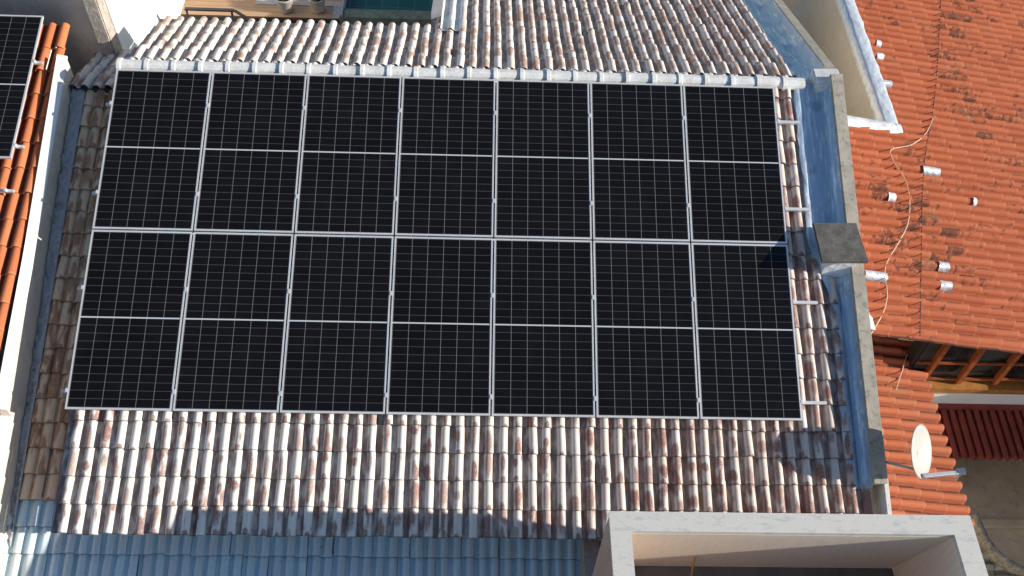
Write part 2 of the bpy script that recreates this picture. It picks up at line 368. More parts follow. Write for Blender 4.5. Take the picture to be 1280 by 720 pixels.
# ------------------------------------------------------------------ tile roofs
def tile_roof(name, mat, parent, O, U, D, N, cols, rows, pitch, length, hgt=.05, pan=.42, skip=None, seed=1, jit=1., lap=.05, lift=.032, u_off=0., d_off=0., first_up=0.):
    """interlocking clay tiles: every tile has a pan and a barrel, its lower end lies on the next tile; ONE mesh"""
    rg = np.random.RandomState(seed)
    O, U, D, N = (np.array(a, float) for a in (O, U, D, N))
    fp = np.concatenate([np.linspace(0, pan, 4), pan + (1 - pan) * np.array([.04, .13, .25, .38, .5, .62, .75, .87, .96, 1.])])
    q = np.clip((fp - pan) / (1 - pan), 0, 1); hp = hgt * np.sqrt(np.clip(1 - (2 * q - 1) ** 2, 0, 1)) * (fp > pan)
    hp -= .007 * np.sin(np.pi * np.clip(fp / pan, 0, 1)) * (fp < pan)
    K = len(fp); V = []; F = []; UVs = []
    for c in range(*cols):
        cu = rg.normal(0, .003) * jit
        for r in range(*rows):
            u0 = c * pitch + u_off; d0 = r * length + d_off
            if skip and skip(u0 + pitch * .6, d0 + length / 2): continue
            b = len(V); dz = rg.normal(0, .0045) * jit + (first_up if r == rows[0] else 0); dd = rg.normal(0, .007) * jit; sk = rg.normal(0, .006) * jit; du = cu + rg.normal(0, .0025) * jit; tl = rg.normal(0, .003) * jit
            for k, (g, ext) in enumerate(((0., 0.), (.5, 0.), (1., lap))):
                dloc = d0 + g * length + ext + dd * (k > 0)
                hh = -lift * (1 - g) + dz + tl * g
                for i in range(K):
                    wid = 1 + .05 * (g - .5)
                    fx = fp[i] if fp[i] <= pan else pan + (1 - pan) * (.5 + (q[i] - .5) * wid)
                    V.append(O + U * (u0 + du + sk * g + fx * pitch) + D * dloc + N * (hh + hp[i] * (1 + .1 * (g - .5))))
                    UVs.append((c + 40 + min(max(fp[i], .01), .99), r + 40 + .01 + .98 * g))
            for i in range(K):                                       # lip
                V.append(V[b + 2 * K + i]); UVs.append(UVs[b + 2 * K + i])
            for i in range(K):
                V.append(V[b + 2 * K + i] - N * .02 - D * .002); UVs.append(UVs[b + 2 * K + i])
            for s in (0, 1, 3):
                for i in range(K - 1):
                    a = b + s * K + i; F.append((a, a + K, a + K + 1, a + 1))
    # face winding: make normals follow N
    f0 = F[0]; nn = np.cross(V[f0[1]] - V[f0[0]], V[f0[3]] - V[f0[0]])
    if nn @ N < 0: F = [f[::-1] for f in F]
    return mesh_obj(name, V, F, mat, parent, uv=UVs, smooth=True)

# ================================================================== THE SETTING
def struct(name, mb, mat):
    return tag(mb.build(name, mat), kind='structure')

g = MB(); g.box(-150, 150, -150, 150, -6.6, -6.5); struct('ground', g, M_ground)

# ================================================================== MAIN HOUSE
TP, TL = .1831, .342
house = thing('tiled_house', (4.6, -3, -6.5), 'house with worn white washed clay tile roof under the big solar array', 'house')
HB = -.135                                            # tile bed below the panel plane
ridge_v = .25
EAVE = -6.28
# front slope: rows count down from the ridge; eave joint lands on EAVE
nrow = 19; d_first = -EAVE + ridge_v - nrow * TL
def skip_front(u, d):
    v = ridge_v - d
    return (u > 9.55 + (.36 if v < -2.9 else .1 if v < -2.5 else 0) and v > -5.55) or u > 10.16 or u < -.02
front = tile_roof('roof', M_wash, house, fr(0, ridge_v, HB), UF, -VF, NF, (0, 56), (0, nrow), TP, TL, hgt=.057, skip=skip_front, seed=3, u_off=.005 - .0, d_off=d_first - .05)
RW = fr(0, ridge_v, HB)                               # ridge line point
def bk(u, d, h=0.): return RW + UF * u + DB * d + NB * h
def skip_back(u, d):
    y = bk(u, d)[1]
    return (u < 4.25 and y > 1.98) or u > 9.66 or (u < .0 and y < 1.3) or u < -.0
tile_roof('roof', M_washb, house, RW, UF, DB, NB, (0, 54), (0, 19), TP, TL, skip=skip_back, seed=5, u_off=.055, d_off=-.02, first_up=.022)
# lower lean-to roof: left strip and the white painted part in front
HL = -.80; LP = .163
leanL = fr(0, .20, HL)
def skip_strip(u, d): return not (-.80 < u < .10) or d > 5.98
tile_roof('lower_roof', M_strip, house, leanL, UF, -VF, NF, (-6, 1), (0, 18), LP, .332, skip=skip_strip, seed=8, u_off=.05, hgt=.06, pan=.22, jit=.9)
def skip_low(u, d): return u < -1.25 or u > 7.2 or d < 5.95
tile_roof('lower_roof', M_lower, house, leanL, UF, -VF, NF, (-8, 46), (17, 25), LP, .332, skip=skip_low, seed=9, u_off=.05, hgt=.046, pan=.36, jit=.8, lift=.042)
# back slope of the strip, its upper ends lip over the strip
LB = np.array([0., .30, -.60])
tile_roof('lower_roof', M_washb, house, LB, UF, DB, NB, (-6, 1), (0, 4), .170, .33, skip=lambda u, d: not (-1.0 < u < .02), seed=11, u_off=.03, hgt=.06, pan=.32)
# ridge cap: one row of overlapping half-round tiles
V = []; F = []; nseg = 9; rl = .377
for k in range(27):
    x0 = -.03 + k * rl; x1 = x0 + rl + .03
    if x0 > 9.5: break
    x1 = min(x1, 9.72)
    b = len(V)
    rr = [(x0, .106), (x0 + .05, .104), (x0 + .054, .089), (x1, .083)]
    RC0 = fr(0, .135, -.125)
    jz, jy, jr = random.uniform(-.006, .006), random.uniform(-.006, .006), random.uniform(-.003, .003)
    for (x, r_) in rr:
        r_ += jr
        for i in range(nseg + 1):
            a = math.pi * (i / nseg * 1.24 - .12)
            V.append((x, RC0[1] + jy + math.cos(a) * r_ * 1.15, RC0[2] + jz + math.sin(a) * r_ * .95))
    for q in range(3):
        for i in range(nseg):
            a = b + q * (nseg + 1) + i; F.append((a, a + nseg + 1, a + nseg + 2, a + 1))
    c0 = len(V); V += V[b:b + nseg + 1]; V.append((x0 + .001, RC0[1], RC0[2] - .04))
    F += [(c0 + i, c0 + i + 1, c0 + nseg + 1) for i in range(nseg)]
mesh_obj('ridge_cap', V, F, M_ridge, house, smooth=False)
# right gutter: flashing sheets along both slopes
def strip_sheet(name, mat, parent, pts_rows):
    V = []; F = []; n = len(pts_rows[0])
    for r in pts_rows: V += list(r)
    for i in range(len(pts_rows) - 1):
        for j in range(n - 1): a = i * n + j; F.append((a, a + 1, a + n + 1, a + n))
    return mesh_obj(name, V, F, mat, parent, smooth=True)
rg = np.random.RandomState(4)
rows = []
for i, v in enumerate(np.linspace(.16, -5.62, 40)):
    wv = rg.normal(0, .006, 7); e = .028 * math.sin(v * 3.1) * .4
    gs = .23 * min(1, max(0, (-2.3 - v) / .8)); e += gs
    rows.append([fr(9.565 + e + wv[0], v, -.115 + wv[1] * .4), fr(9.60 + e, v, -.10 + wv[2] * .5), fr(9.66 + e, v, -.118 + wv[3] * .5), fr(9.74 + gs * .9, v, -.135), fr(9.88, v, -.15 + wv[4] * .6), fr(9.985, v, -.135), fr(10.04, v, -.09), fr(10.047, v, .03)])
strip_sheet('gutter', M_gutter, house, rows)
rows = []
for i, d in enumerate(np.linspace(.10, 6.2, 40)):
    wv = rg.normal(0, .006, 7)
    rows.append([bk(9.60 + wv[0], d, -.01 + wv[1]), bk(9.64, d, -.005), bk(9.69, d, -.06), bk(9.78, d, -.07 + wv[2]), bk(9.92, d, -.06), bk(10.0, d, .0), bk(10.035, d, .13)])
strip_sheet('gutter', M_gutter, house, rows)
# left flashing against the boundary wall
rows = []
for v in np.linspace(.2, -6.4, 90):
    wv = rg.normal(0, .017, 5)
    xw = -.985 - .0175 * v
    rows.append([fr(xw, v, HL + .02), fr(xw + .02, v, HL - .07), fr(xw + .055 + wv[1] * .5, v, HL - .05), fr(xw + .075, v, HL + .035 + wv[2]), fr(xw + .13, v, HL + .01 + wv[0]), fr(-.79 + wv[3] * .5 - .006 * v, v, HL + .03 + wv[4] * .7), fr(-.73, v, HL + .015)])
strip_sheet('gutter', M_lead, house, rows)
# walls that carry the roofs
b = MB()
b.quadbox([(.06, -5.55, -6.5), (10.0, -5.55, -6.5), (10.0, .276, -6.5), (.06, .276, -6.5)],
          [fr(.06, -5.75, HB - .10), fr(10.0, -5.75, HB - .10), fr(10., ridge_v, HB - .06), fr(.06, ridge_v, HB - .06)])
b.build('wall', M_whited, house)
b = MB(); b.quadbox([(.06, .285, -6.5), (9.98, .285, -6.5), (9.98, 1.72, -6.5), (.06, 1.72, -6.5)],
                    [bk(.06, .02, -.09), bk(9.98, .02, -.09), bk(9.98, 1.55, -.09), bk(.06, 1.55, -.09)]); b.build('wall', M_whited, house)
b = MB(); b.quadbox([(4.42, 1.73, -6.5), (9.98, 1.73, -6.5), (9.98, 6., -6.5), (4.42, 6., -6.5)],
                    [bk(4.42, 1.56, -.09), bk(9.98, 1.56, -.09), bk(9.98, 6.1, -.09), bk(4.42, 6.1, -.09)]); b.build('wall', M_whited, house)
b = MB(); b.quadbox([(-.98, -7.9, -6.5), (7.2, -7.9, -6.5), (7.2, -5.56, -6.5), (-.98, -5.56, -6.5)],
                    [fr(-.98, -8.1, HL - .1), fr(7.2, -8.1, HL - .1), fr(7.2, -5.6, HL - .1), fr(-.98, -5.6, HL - .1)]); b.build('wall', M_whited, house)
b = MB(); b.quadbox([(-.98, -5.56, -6.5), (.05, -5.56, -6.5), (.05, .3, -6.5), (-.98, .3, -6.5)],
                    [fr(-.98, -5.6, HL - .1), fr(.05, -5.6, HL - .1), fr(.05, .2, HL - .1), fr(-.98, .2, HL - .1)]); b.build('wall', M_whited, house)
b = MB(); b.quadbox([(-.98, .31, -6.5), (.05, .31, -6.5), (.05, 1.45, -6.5), (-.98, 1.45, -6.5)],
                    [(-.98, .31, -.74), (.05, .31, -.74), (.05, 1.45, -1.12), (-.98, 1.45, -1.12)]); b.build('wall', M_whited, house)
# near-black sheet painting the shaded opening under the strip's ridge lips
b = MB(); b.box(-1.02, .0, .335, .36, -.98, -.665); b.build('lip_gap_dark', M_dark, house)
# parapet along the right side
par = thing('parapet_wall', (10.15, -2.6, -6.5), 'speckled concrete coped parapet running between the blue gutter and the orange roof', 'wall')
b = MB()
HT = .075
vs = np.linspace(.20, -5.58, 15)
b.fbox(10.05, 10.225, -5.58, .20, -.35, HT); b.build('coping', M_conc, par, bevel=.006)
b = MB(); b.quadbox([(10.06, -5.2, -6.5), (10.215, -5.2, -6.5), (10.215, .35, -6.5), (10.06, .35, -6.5)],
                    [fr(10.06, -5.5, -.355), fr(10.215, -5.5, -.355), fr(10.215, .2, -.355), fr(10.06, .2, -.355)]); b.build('wall', M_beige, par)
b = MB(); b.fbox(10.19, 10.25, -6.55, -4.9, -.5, .03); b.build('end_wall', M_whited, par, bevel=.006)
parb = thing('parapet_wall', (10.12, 3.2, -6.5), 'weathered coped parapet sloping back from the ridge beside the beige lightwell', 'wall')
b = MB(); b.quadbox([bk(10.04, .13, -.25), bk(10.19, .13, -.25), bk(10.19, 6.4, -.25), bk(10.04, 6.4, -.25)],
                    [bk(10.04, .13, .14), bk(10.19, .13, .14), bk(10.19, 6.4, .14), bk(10.04, 6.4, .14)]); b.build('coping', M_conc, parb, bevel=.006)
b = MB(); b.quadbox([(10.05, .4, -6.5), (10.18, .4, -6.5), (10.18, 6.3, -6.5), (10.05, 6.3, -6.5)],
                    [bk(10.05, .14, -.255), bk(10.18, .14, -.255), bk(10.18, 6.3, -.255), bk(10.05, 6.3, -.255)]); b.build('wall', M_beige, parb)
# mortar bed that closes the ridge between the two parapets
b = MB(); b.quadbox([(9.86, .05, -.22), (10.24, .05, -.22), (10.24, .46, -.22), (9.86, .46, -.22)], [(9.86, .08, .03), (10.235, .08, .06), (10.235, .40, .045), (9.86, .40, .03)])
b.build('mortar', M_ridge, house, bevel=.02)
# chimney with stone slab, wrapped base
b = MB(); b.quadbox([(9.70, -2.60, -1.45), (10.08, -2.60, -1.45), (10.08, -2.14, -1.3), (9.70, -2.14, -1.3)], [(9.70, -2.60, -.632), (10.08, -2.60, -.632), (10.08, -2.14, -.632), (9.70, -2.14, -.632)])
chim = b.build('chimney', M_foilw, house)
b = MB(); b.prism([(9.575, -2.045, -.625), (10.165, -2.035, -.625), (10.185, -2.70, -.625), (9.565, -2.715, -.625)], (0, 0, .05)); b.build('chimney_cap', M_cap, chim, bevel=.006)
# short parapet and foil dressed tiles at the valley behind the ridge
pv = thing('valley_wall', (4.36, 4, -6.5), 'short grey coped wall beside the pool where the back roof steps', 'wall')
b = MB(); b.quadbox([bk(4.245, 2.05, -.2), bk(4.415, 2.05, -.2), bk(4.415, 6.2, -.2), bk(4.245, 6.2, -.2)],
                    [bk(4.245, 2.05, .1), bk(4.415, 2.05, .1), bk(4.415, 6.2, .1), bk(4.245, 6.2, .1)]); b.build('coping', M_stonec, pv, bevel=.006)
b = MB(); b.quadbox([(4.25, 2.1, -6.5), (4.41, 2.1, -6.5), (4.41, 6.2, -6.5), (4.25, 6.2, -6.5)],
                    [bk(4.25, 2.1, -.21), bk(4.41, 2.1, -.21), bk(4.41, 6.2, -.21), bk(4.25, 6.2, -.21)]); b.build('wall', M_grey, pv)
V = []; F = []; K = 25
ds = np.linspace(1.5, 5., 24)
for d in ds:
    for i in range(K):
        u = 4.42 + i / (K - 1) * .36; f = ((u - .055) / TP) % 1.; q = max(0, (f - .42) / .58)
        V.append(bk(u, d, .016 + .05 * math.sqrt(max(0, 1 - (2 * q - 1) ** 2)) * (f > .42) + rg.normal(0, .003)))
for i in range(len(ds) - 1):
    for j in range(K - 1): a = i * K + j; F.append((a, a + 1, a + K + 1, a + K))
mesh_obj('flashing', V, F, M_whited, house, smooth=True)

# ================================================================== SOLAR ARRAY
PW, PH, GAP, FT, FW = 1.303, 2.384, .02, .035, .020
rot_f = Matrix(((1, 0, 0), (0, cP, -sP), (0, sP, cP))).to_euler()
def make_panel(label, cat='solar panel'):
    root = thing('solar_panel', (0, 0, 0), label, cat)
    f = MB()
    for (x0, x1, y0, y1) in ((0, PW, 0, FW + .004), (0, PW, PH - FW - .004, PH), (0, FW, FW + .004, PH - FW - .004), (PW - FW, PW, FW + .004, PH - FW - .004)):
        f.box(x0, x1, y0, y1, -FT, 0)
    f.build('frame', M_alu, root)
    x0, x1, y0, y1 = FW - .002, PW - FW + .002, FW + .002, PH - FW - .002
    mg = .008; V = [(x0, y0, -.004), (x1, y0, -.004), (x1, y1, -.004), (x0, y1, -.004), (x0, y0, -.03), (x1, y0, -.03), (x1, y1, -.03), (x0, y1, -.03)]
    F = [(0, 1, 2, 3), (7, 6, 5, 4)]
    a, c = -mg / (x1 - x0 - 2 * mg) * 6, 6 + mg / (x1 - x0 - 2 * mg) * 6; d, e = -mg / (y1 - y0) * 22, 22 + mg / (y1 - y0) * 22
    mesh_obj('glass', V, F, M_cells, root, uv=[(a, d), (c, d), (c, e), (a, e)] * 2)
    return root
def copy_tree(o, parent=None):
    c = o.copy(); C.objects.link(c)
    if parent: c.parent = parent
    for ch in list(o.children): copy_tree(ch, c)
    return c
ordn = ['leftmost', 'second from the left', 'third from the left', 'middle', 'third from the right', 'second from the right', 'rightmost']
proto = make_panel('x')
for rw_ in range(2):
    for cl in range(7):
        p = proto if (rw_ == 0 and cl == 0) else copy_tree(proto)
        p.location = fr(cl * (PW + GAP), -PH if rw_ == 0 else -(2 * PH + GAP), 0); p.rotation_euler = rot_f
        lab = 'black solar panel in the %s row of the roof array, %s' % ('upper' if rw_ == 0 else 'lower', ordn[cl])
        if cl == 6: lab = ('black solar panel shaded at its lower right corner, right end of the upper row' if rw_ == 0 else 'black solar panel shaded at its upper right corner, right end of the lower row')
        tag(p, lab, 'solar panel', 'solar panels of the big roof array')
AW = 7 * PW + 6 * GAP
rv = (-.53, -1.86, -3.20, -4.55)
rl_ = ('uppermost rail under the solar array, its aluminium end below the ridge', 'second rail from the top, aluminium end poking out above the chimney', 'third rail from the top, aluminium end poking out below the chimney', 'lowest rail under the solar array, aluminium end beside the bottom right panel')
for k, v in enumerate(rv):
    r = thing('mounting_rail', Vector(fr(0, v, 0)), rl_[k], 'rail', 'rails carrying the big solar array')
    b = MB(); b.fbox(-.09, AW + .37 + random.uniform(-.03, .03), v - .02, v + .02, -.078, -.0355); b.build('rail', M_alu, r)
    for cl in range(8):
        u = cl * (PW + GAP) - GAP / 2 if 0 < cl < 7 else (-.014 if cl == 0 else AW + .014)
        b = MB()
        if 0 < cl < 7: b.fbox(u - .0085, u + .0085, v - .03, v + .03, -.035, .001); b.fbox(u - .018, u + .018, v - .03, v + .03, .0015, .0055)
        else:
            s = 1 if cl == 7 else -1
            b.fbox(min(u - s * .012, u + s * .012), max(u - s * .012, u + s * .012), v - .025, v + .025, -.035, .004)
        b.build('clamp', M_alu, r)
    for u in (.5, 2.1, 3.8, 5.4, 7.0, 8.7):
        b = MB(); b.fbox(u - .02, u + .02, v - .06, v - .021, -.13, -.045); b.build('roof_hook', M_alud, r)

# ================================================================== STONE LIGHTWELL (lower right)
lw = thing('stone_lightwell', (8.3, -8, -6.5), 'square lightwell with broad pale granite rim standing in front of the eave', 'lightwell')
X0, X1, Y1, Y0 = 6.455, 10.175, -6.51, -9.7
XI0, XI1, YI1, YI0 = 6.668, 9.955, -6.722, -9.48
b = MB()
O4 = [(X0, Y1), (X1, Y1), (X1, Y0), (X0, Y0)]; I4 = [(XI0, YI1), (XI1, YI1), (XI1, YI0), (XI0, YI0)]
for k in range(4):                                     # four mitred slabs with hairline joints
    a, c, d, e = O4[k], O4[(k + 1) % 4], I4[(k + 1) % 4], I4[k]
    tx, ty = ((c[0] - a[0]), (c[1] - a[1])); L_ = math.hypot(tx, ty); tx, ty = tx / L_ * .0002, ty / L_ * .0002
    b.prism([(a[0] + tx, a[1] + ty, -.055), (c[0] - tx, c[1] - ty, -.055), (d[0] - tx, d[1] - ty, -.055), (e[0] + tx, e[1] + ty, -.055)], (0, 0, .055 - .0003 * k))
b.build('rim', M_gran, lw)
b = MB(); ZF = -1.62
b.quadbox([(X0 + .01, -9.69, -6.5), (XI0 + .0, -9.69, -6.5), (XI0 + .0, -6.20, -6.5), (X0 + .01, -6.52, -6.5)], [(X0 + .01, -9.69, -.056), (XI0, -9.69, -.056), (XI0, -6.52, -.056), (X0 + .01, -6.52, -.056)])
b.box(X0 + .012, XI0, -6.515, -5.62, -6.5, -2.42); b.build('wall', M_boxout, lw)  # low block added to stop sun leaking between lightwell and eave
b = MB(); b.quadbox([(XI1, -9.69, -6.5), (X1 - .01, -9.69, -6.5), (X1 - .01, -6.52, -6.5), (XI1, -6.20, -6.5)], [(XI1, -9.69, -.056), (X1 - .01, -9.69, -.056), (X1 - .01, -6.52, -.056), (XI1, -6.52, -.056)])
b.build('wall', M_boxin, lw)
b = MB()
b.quadbox([(XI0 + .002, -6.44, ZF), (XI1 - .002, -6.44, ZF), (XI1 - .002, -6.22, ZF), (XI0 + .002, -6.22, ZF)], [(XI0 + .002, -6.724, -.056), (XI1 - .002, -6.724, -.056), (XI1 - .002, -6.52, -.056), (XI0 + .002, -6.52, -.056)])
b.build('wall', M_boxin, lw)
b = MB(); b.box(XI0 + .002, XI1 - .002, -9.69, -9.482, ZF, -.056); b.build('wall', M_boxin, lw)
b = MB(); b.box(XI0 + .002, XI1 - .002, -9.69, -6.22, ZF - .12, ZF - .002); b.build('floor', M_lwfloor, lw)
cord = MB(); a = np.array(on(868, 698, (0, 1, 0), (0, -6.56, 0)))
cord.tube([a, a + (.02, -.03, -.25), a + (.04, -.10, -.55), a + (.07, -.2, -.8)], .012, 6)
tag(cord.build('hanging_cord', M_cordo, smooth=True), 'short orange cord hanging on the inner wall of the stone lightwell', 'cord')

# ================================================================== RIGHT NEIGHBOUR
nb = thing('orange_roof_house', (13, 0, -6.5), 'neighbouring house with stained orange clay roofs, timber window and dark red porch', 'house')
Q1 = math.radians(10); U1 = np.array([0, 1., 0]); D1 = np.array([math.cos(Q1), 0, -math.sin(Q1)]); N1 = np.array([math.sin(Q1), 0, math.cos(Q1)])
P1 = np.array([10.33, -3.25, -1.40 + .008])
B1 = P1 - N1 * .05                                     # tile bed
def up1(x, y, h=0.):                                   # point over the upper roof at plan x, y
    return np.array([x, y, B1[2] - (x - B1[0]) * math.tan(Q1)]) + N1 * h
def skip_up(u, d):
    x = B1[0] + d * math.cos(Q1); y = B1[1] + u
    return x < 11.72 and y > 1.02
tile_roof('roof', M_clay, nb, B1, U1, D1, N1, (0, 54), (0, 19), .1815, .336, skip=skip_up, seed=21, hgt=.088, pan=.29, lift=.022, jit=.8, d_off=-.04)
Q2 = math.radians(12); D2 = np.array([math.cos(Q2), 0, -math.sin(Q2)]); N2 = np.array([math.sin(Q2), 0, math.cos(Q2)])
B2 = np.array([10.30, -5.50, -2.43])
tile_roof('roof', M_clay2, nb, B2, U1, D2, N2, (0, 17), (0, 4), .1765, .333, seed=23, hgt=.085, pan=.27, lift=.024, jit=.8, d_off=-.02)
# walls
b = MB(); b.quadbox([(11.66, 1.05, -6.5), (11.85, 1.05, -6.5), (11.85, 6.6, -6.5), (11.66, 6.6, -6.5)], [up1(11.66, 1.05, -.03), up1(11.85, 1.05, -.03), up1(11.85, 6.6, -.03), up1(11.66, 6.6, -.03)]); b.build('wall', M_beige, nb)
b = MB(); b.quadbox([(10.30, .86, -6.5), (11.65, .86, -6.5), (11.65, 1.04, -6.5), (10.30, 1.04, -6.5)], [up1(10.30, .86, -.05), up1(11.65, .86, -.05), up1(11.65, 1.04, -.05), up1(10.30, 1.04, -.05)]); b.build('wall', M_beige, nb)
b = MB(); b.quadbox([(10.35, -5.46, -6.5), (11.45, -5.46, -6.5), (11.45, -2.52, -6.5), (10.35, -2.52, -6.5)], [(10.35, -5.46, -2.54), (11.45, -5.46, -2.78), (11.45, -2.52, -2.78), (10.35, -2.52, -2.54)]); b.build('wall', M_beige, nb)
# foil flashing round the lightwell edge of the upper roof
rows = []
for y in np.linspace(1.02, 6.8, 40):
    wv = rg.normal(0, .009, 5)
    rows.append([up1(11.60, y, -.09), up1(11.605, y, .085 + wv[0]), up1(11.66, y, .108), up1(11.735 + wv[3], y, .108 + wv[1]), up1(11.80 + wv[2], y, .115 + wv[4]), up1(11.87 + wv[2], y, .085)])
strip_sheet('flashing', M_foil, nb, rows)
rows = []
for x in np.linspace(10.3, 11.9, 16):
    wv = rg.normal(0, .010, 5)
    rows.append([up1(x, .84 + wv[0], .075), up1(x, .90 + wv[1], .105 + wv[3]), up1(x, .98, .10 + wv[4]), up1(x, 1.06, .10), up1(x, 1.07, -.08)])
strip_sheet('flashing', M_foilw, nb, rows)
rows = []
for y in np.linspace(-3.25, -1.55, 14):
    wv = rg.normal(0, .012, 5); k = (-1.55 - y) / 1.7
    rows.append([up1(10.26, y, .12 - .05 * k), up1(10.30, y, .12 + wv[0]), up1(10.335 + .05 * k + wv[1], y, .09 + wv[2]), up1(10.36 + .08 * k + wv[3], y, .04)])
strip_sheet('flashing', M_foilw, nb, rows)
# verge edge board, eave soffit below the upper roof
b = MB()
for (xa, xb, ya, yb) in ((10.34, 16.2, -3.22, .95), (11.70, 16.2, .96, 6.6)):
    b.quadbox([up1(xa, ya + .1, -.10), up1(xb, ya + .1, -.10), up1(xb, yb, -.10), up1(xa, yb, -.10)], [up1(xa, ya + .1, -.035), up1(xb, ya + .1, -.035), up1(xb, yb, -.035), up1(xa, yb, -.035)])
b.build('soffit', M_wood, nb)
# timber window below the verge
YW = -3.02
b = MB(); b.quadbox([(11.40, YW - .14, -3.06), (14.6, YW - .14, -3.10), (14.6, YW + .02, -3.10), (11.40, YW + .02, -3.06)], [(11.40, YW - .14, -2.94), (14.6, YW - .14, -2.98), (14.6, YW + .02, -2.98), (11.40, YW + .02, -2.94)])
win = b.build('window', M_sill, nb, bevel=.006)
wf = MB()
for x in (11.68, 12.22, 12.78, 13.35, 13.9): wf.box(x - .036, x + .036, YW - .07, YW + .03, -2.93, up1(x, YW)[2] - .115)
for z in (-2.86, -2.44): wf.box(11.45, 14.4, YW - .035, YW + .005, z - .022, z + .022)
wf.build('frame', M_wood, win, bevel=.005)
b = MB(); b.quadbox([(11.45, YW + .012, -2.9), (14.4, YW + .012, -2.9), (14.4, YW + .022, -2.9), (11.45, YW + .022, -2.9)], [(11.45, YW + .012, up1(11.45, YW)[2] - .13), (14.4, YW + .012, up1(14.4, YW)[2] - .13), (14.4, YW + .022, up1(14.4, YW)[2] - .13), (11.45, YW + .022, up1(11.45, YW)[2] - .13)]); b.build('pane', M_glass, win)
b = MB(); b.quadbox([(11.40, YW + .04, -6.5), (14.6, YW + .04, -6.5), (14.6, YW + .25, -6.5), (11.40, YW + .25, -6.5)], [(11.40, YW + .04, up1(11.4, YW)[2] - .12), (14.6, YW + .04, up1(14.6, YW)[2] - .12), (14.6, YW + .25, up1(14.6, YW)[2] - .12), (11.40, YW + .25, up1(11.4, YW)[2] - .12)]); b.build('wall', M_dark, nb)
b = MB(); b.box(11.40, 14.6, YW - .10, YW + .035, -3.62, -3.11); b.build('wall', M_white, nb)
# porch roof of ribbed dark red sheet
V = []; F = []
npx = 420; xs = np.linspace(11.42, 14.6, npx)
ZP, YP0, YP1 = -3.50, -3.125, -3.98
for (y, z) in ((YP0, ZP), ((YP0 + YP1) / 2, ZP - .02), (YP1, ZP - .045), (YP1, ZP - .12)):
    for x in xs:
        f = (x / .125) % 1.; h = .062 * min(1, max(0, min(f - .03, .70 - f) / .06)) if f < .7 else 0
        V.append((x, y, z + h))
for r in range(3):
    for i in range(npx - 1): a = r * npx + i; F.append((a, a + npx, a + npx + 1, a + 1))
pr = mesh_obj('porch_roof', V, F, M_redroof, nb)
b = MB(); b.box(11.42, 14.6, YP0 - .09, YP0 + .02, ZP + .03, ZP + .075); b.build('ridge_trim', M_redroof, pr, bevel=.01)
# patio below the porch
b = MB(); b.box(11.36, 18, -9.5, -3., -4.72, -4.6); struct('patio', b, M_tan)
b = MB(); b.box(12.62, 14.5, -4.62, -4.50, -4.595, -4.5); tag(b.build('patio_step', M_tan, bevel=.01), 'low tan step running across the shaded patio', 'step')
b = MB(); b.box(14.6, 15.0, -9, -2.9, -6.5, -2.15); tag(b.build('patio_shade_wall', M_beige), 'added beige wall out of view that shades the patio and porch', 'wall')  # added out of view to cast shade on the porch roof and patio

# satellite dish on an arm from the parapet
DC = np.array([10.545, -5.05, -1.365]); dn = np.array([.683, -.37, .626]); dn /= np.linalg.norm(dn)
dish = thing('satellite_dish', Vector(DC), 'white satellite dish on a thin arm over the lower orange roof', 'satellite dish')
t1 = np.cross(dn, (0.02, .884, .467)); t1 = np.cross(dn, t1) * -1.; t1 = np.cross(t1, dn); t1 /= np.linalg.norm(t1); t2 = np.cross(t1, dn); t2 *= (1 if t2[2] > 0 else -1)
V = []; F = []; NR, NA = 7, 40; R_ = .315
for side in (0, 1):
    for i in range(NR + 1):
        for j in range(NA):
            a = 2 * math.pi * j / NA; r_ = R_ * i / NR
            V.append(DC + t1 * r_ * math.cos(a) * .95 + t2 * r_ * math.sin(a) * 1.05 + dn * ((r_ / R_) ** 2 * .055 - .03 - side * .012))
    o = side * (NR + 1) * NA
    for i in range(NR):
        for j in range(NA):
            q = (o + i * NA + j, o + i * NA + (j + 1) % NA, o + (i + 1) * NA + (j + 1) % NA, o + (i + 1) * NA + j)
            F.append(q if side == 0 else q[::-1])
o = NR * NA; o2 = (2 * NR + 1) * NA
F += [(o + j, o + (j + 1) % NA, o2 + (j + 1) % NA, o2 + j) for j in range(NA)]
mesh_obj('reflector', V, F, M_dish, dish, smooth=True)
low = DC - t2 * .30
tip = on(1199, 591, (0, 1, 0), (0, DC[1] - .05, 0))
b = MB(); b.bar(low + dn * .03, tip, .05, .04); b.build('feed_arm', M_alud, dish, bevel=.004)
b = MB(); b.bar(tip + np.array([-.05, 0, .02]), tip + np.array([.06, 0, .05]), .07, .075); b.bar(tip + np.array([.03, 0, .0]), tip + np.array([.0, 0, -.12]), .04, .04, (1, 0, 0)); b.build('feed_horn', M_alud, dish, bevel=.006)
mnt = np.array(fr(10.22, -5.30, .03))
b = MB(); b.tube([mnt, low + (DC - low) * .25 - dn * .05], .018, 8); b.tube([DC - dn * .045, low + (DC - low) * .25 - dn * .05], .022, 8); b.build('mount_arm', M_dish, dish, smooth=True)

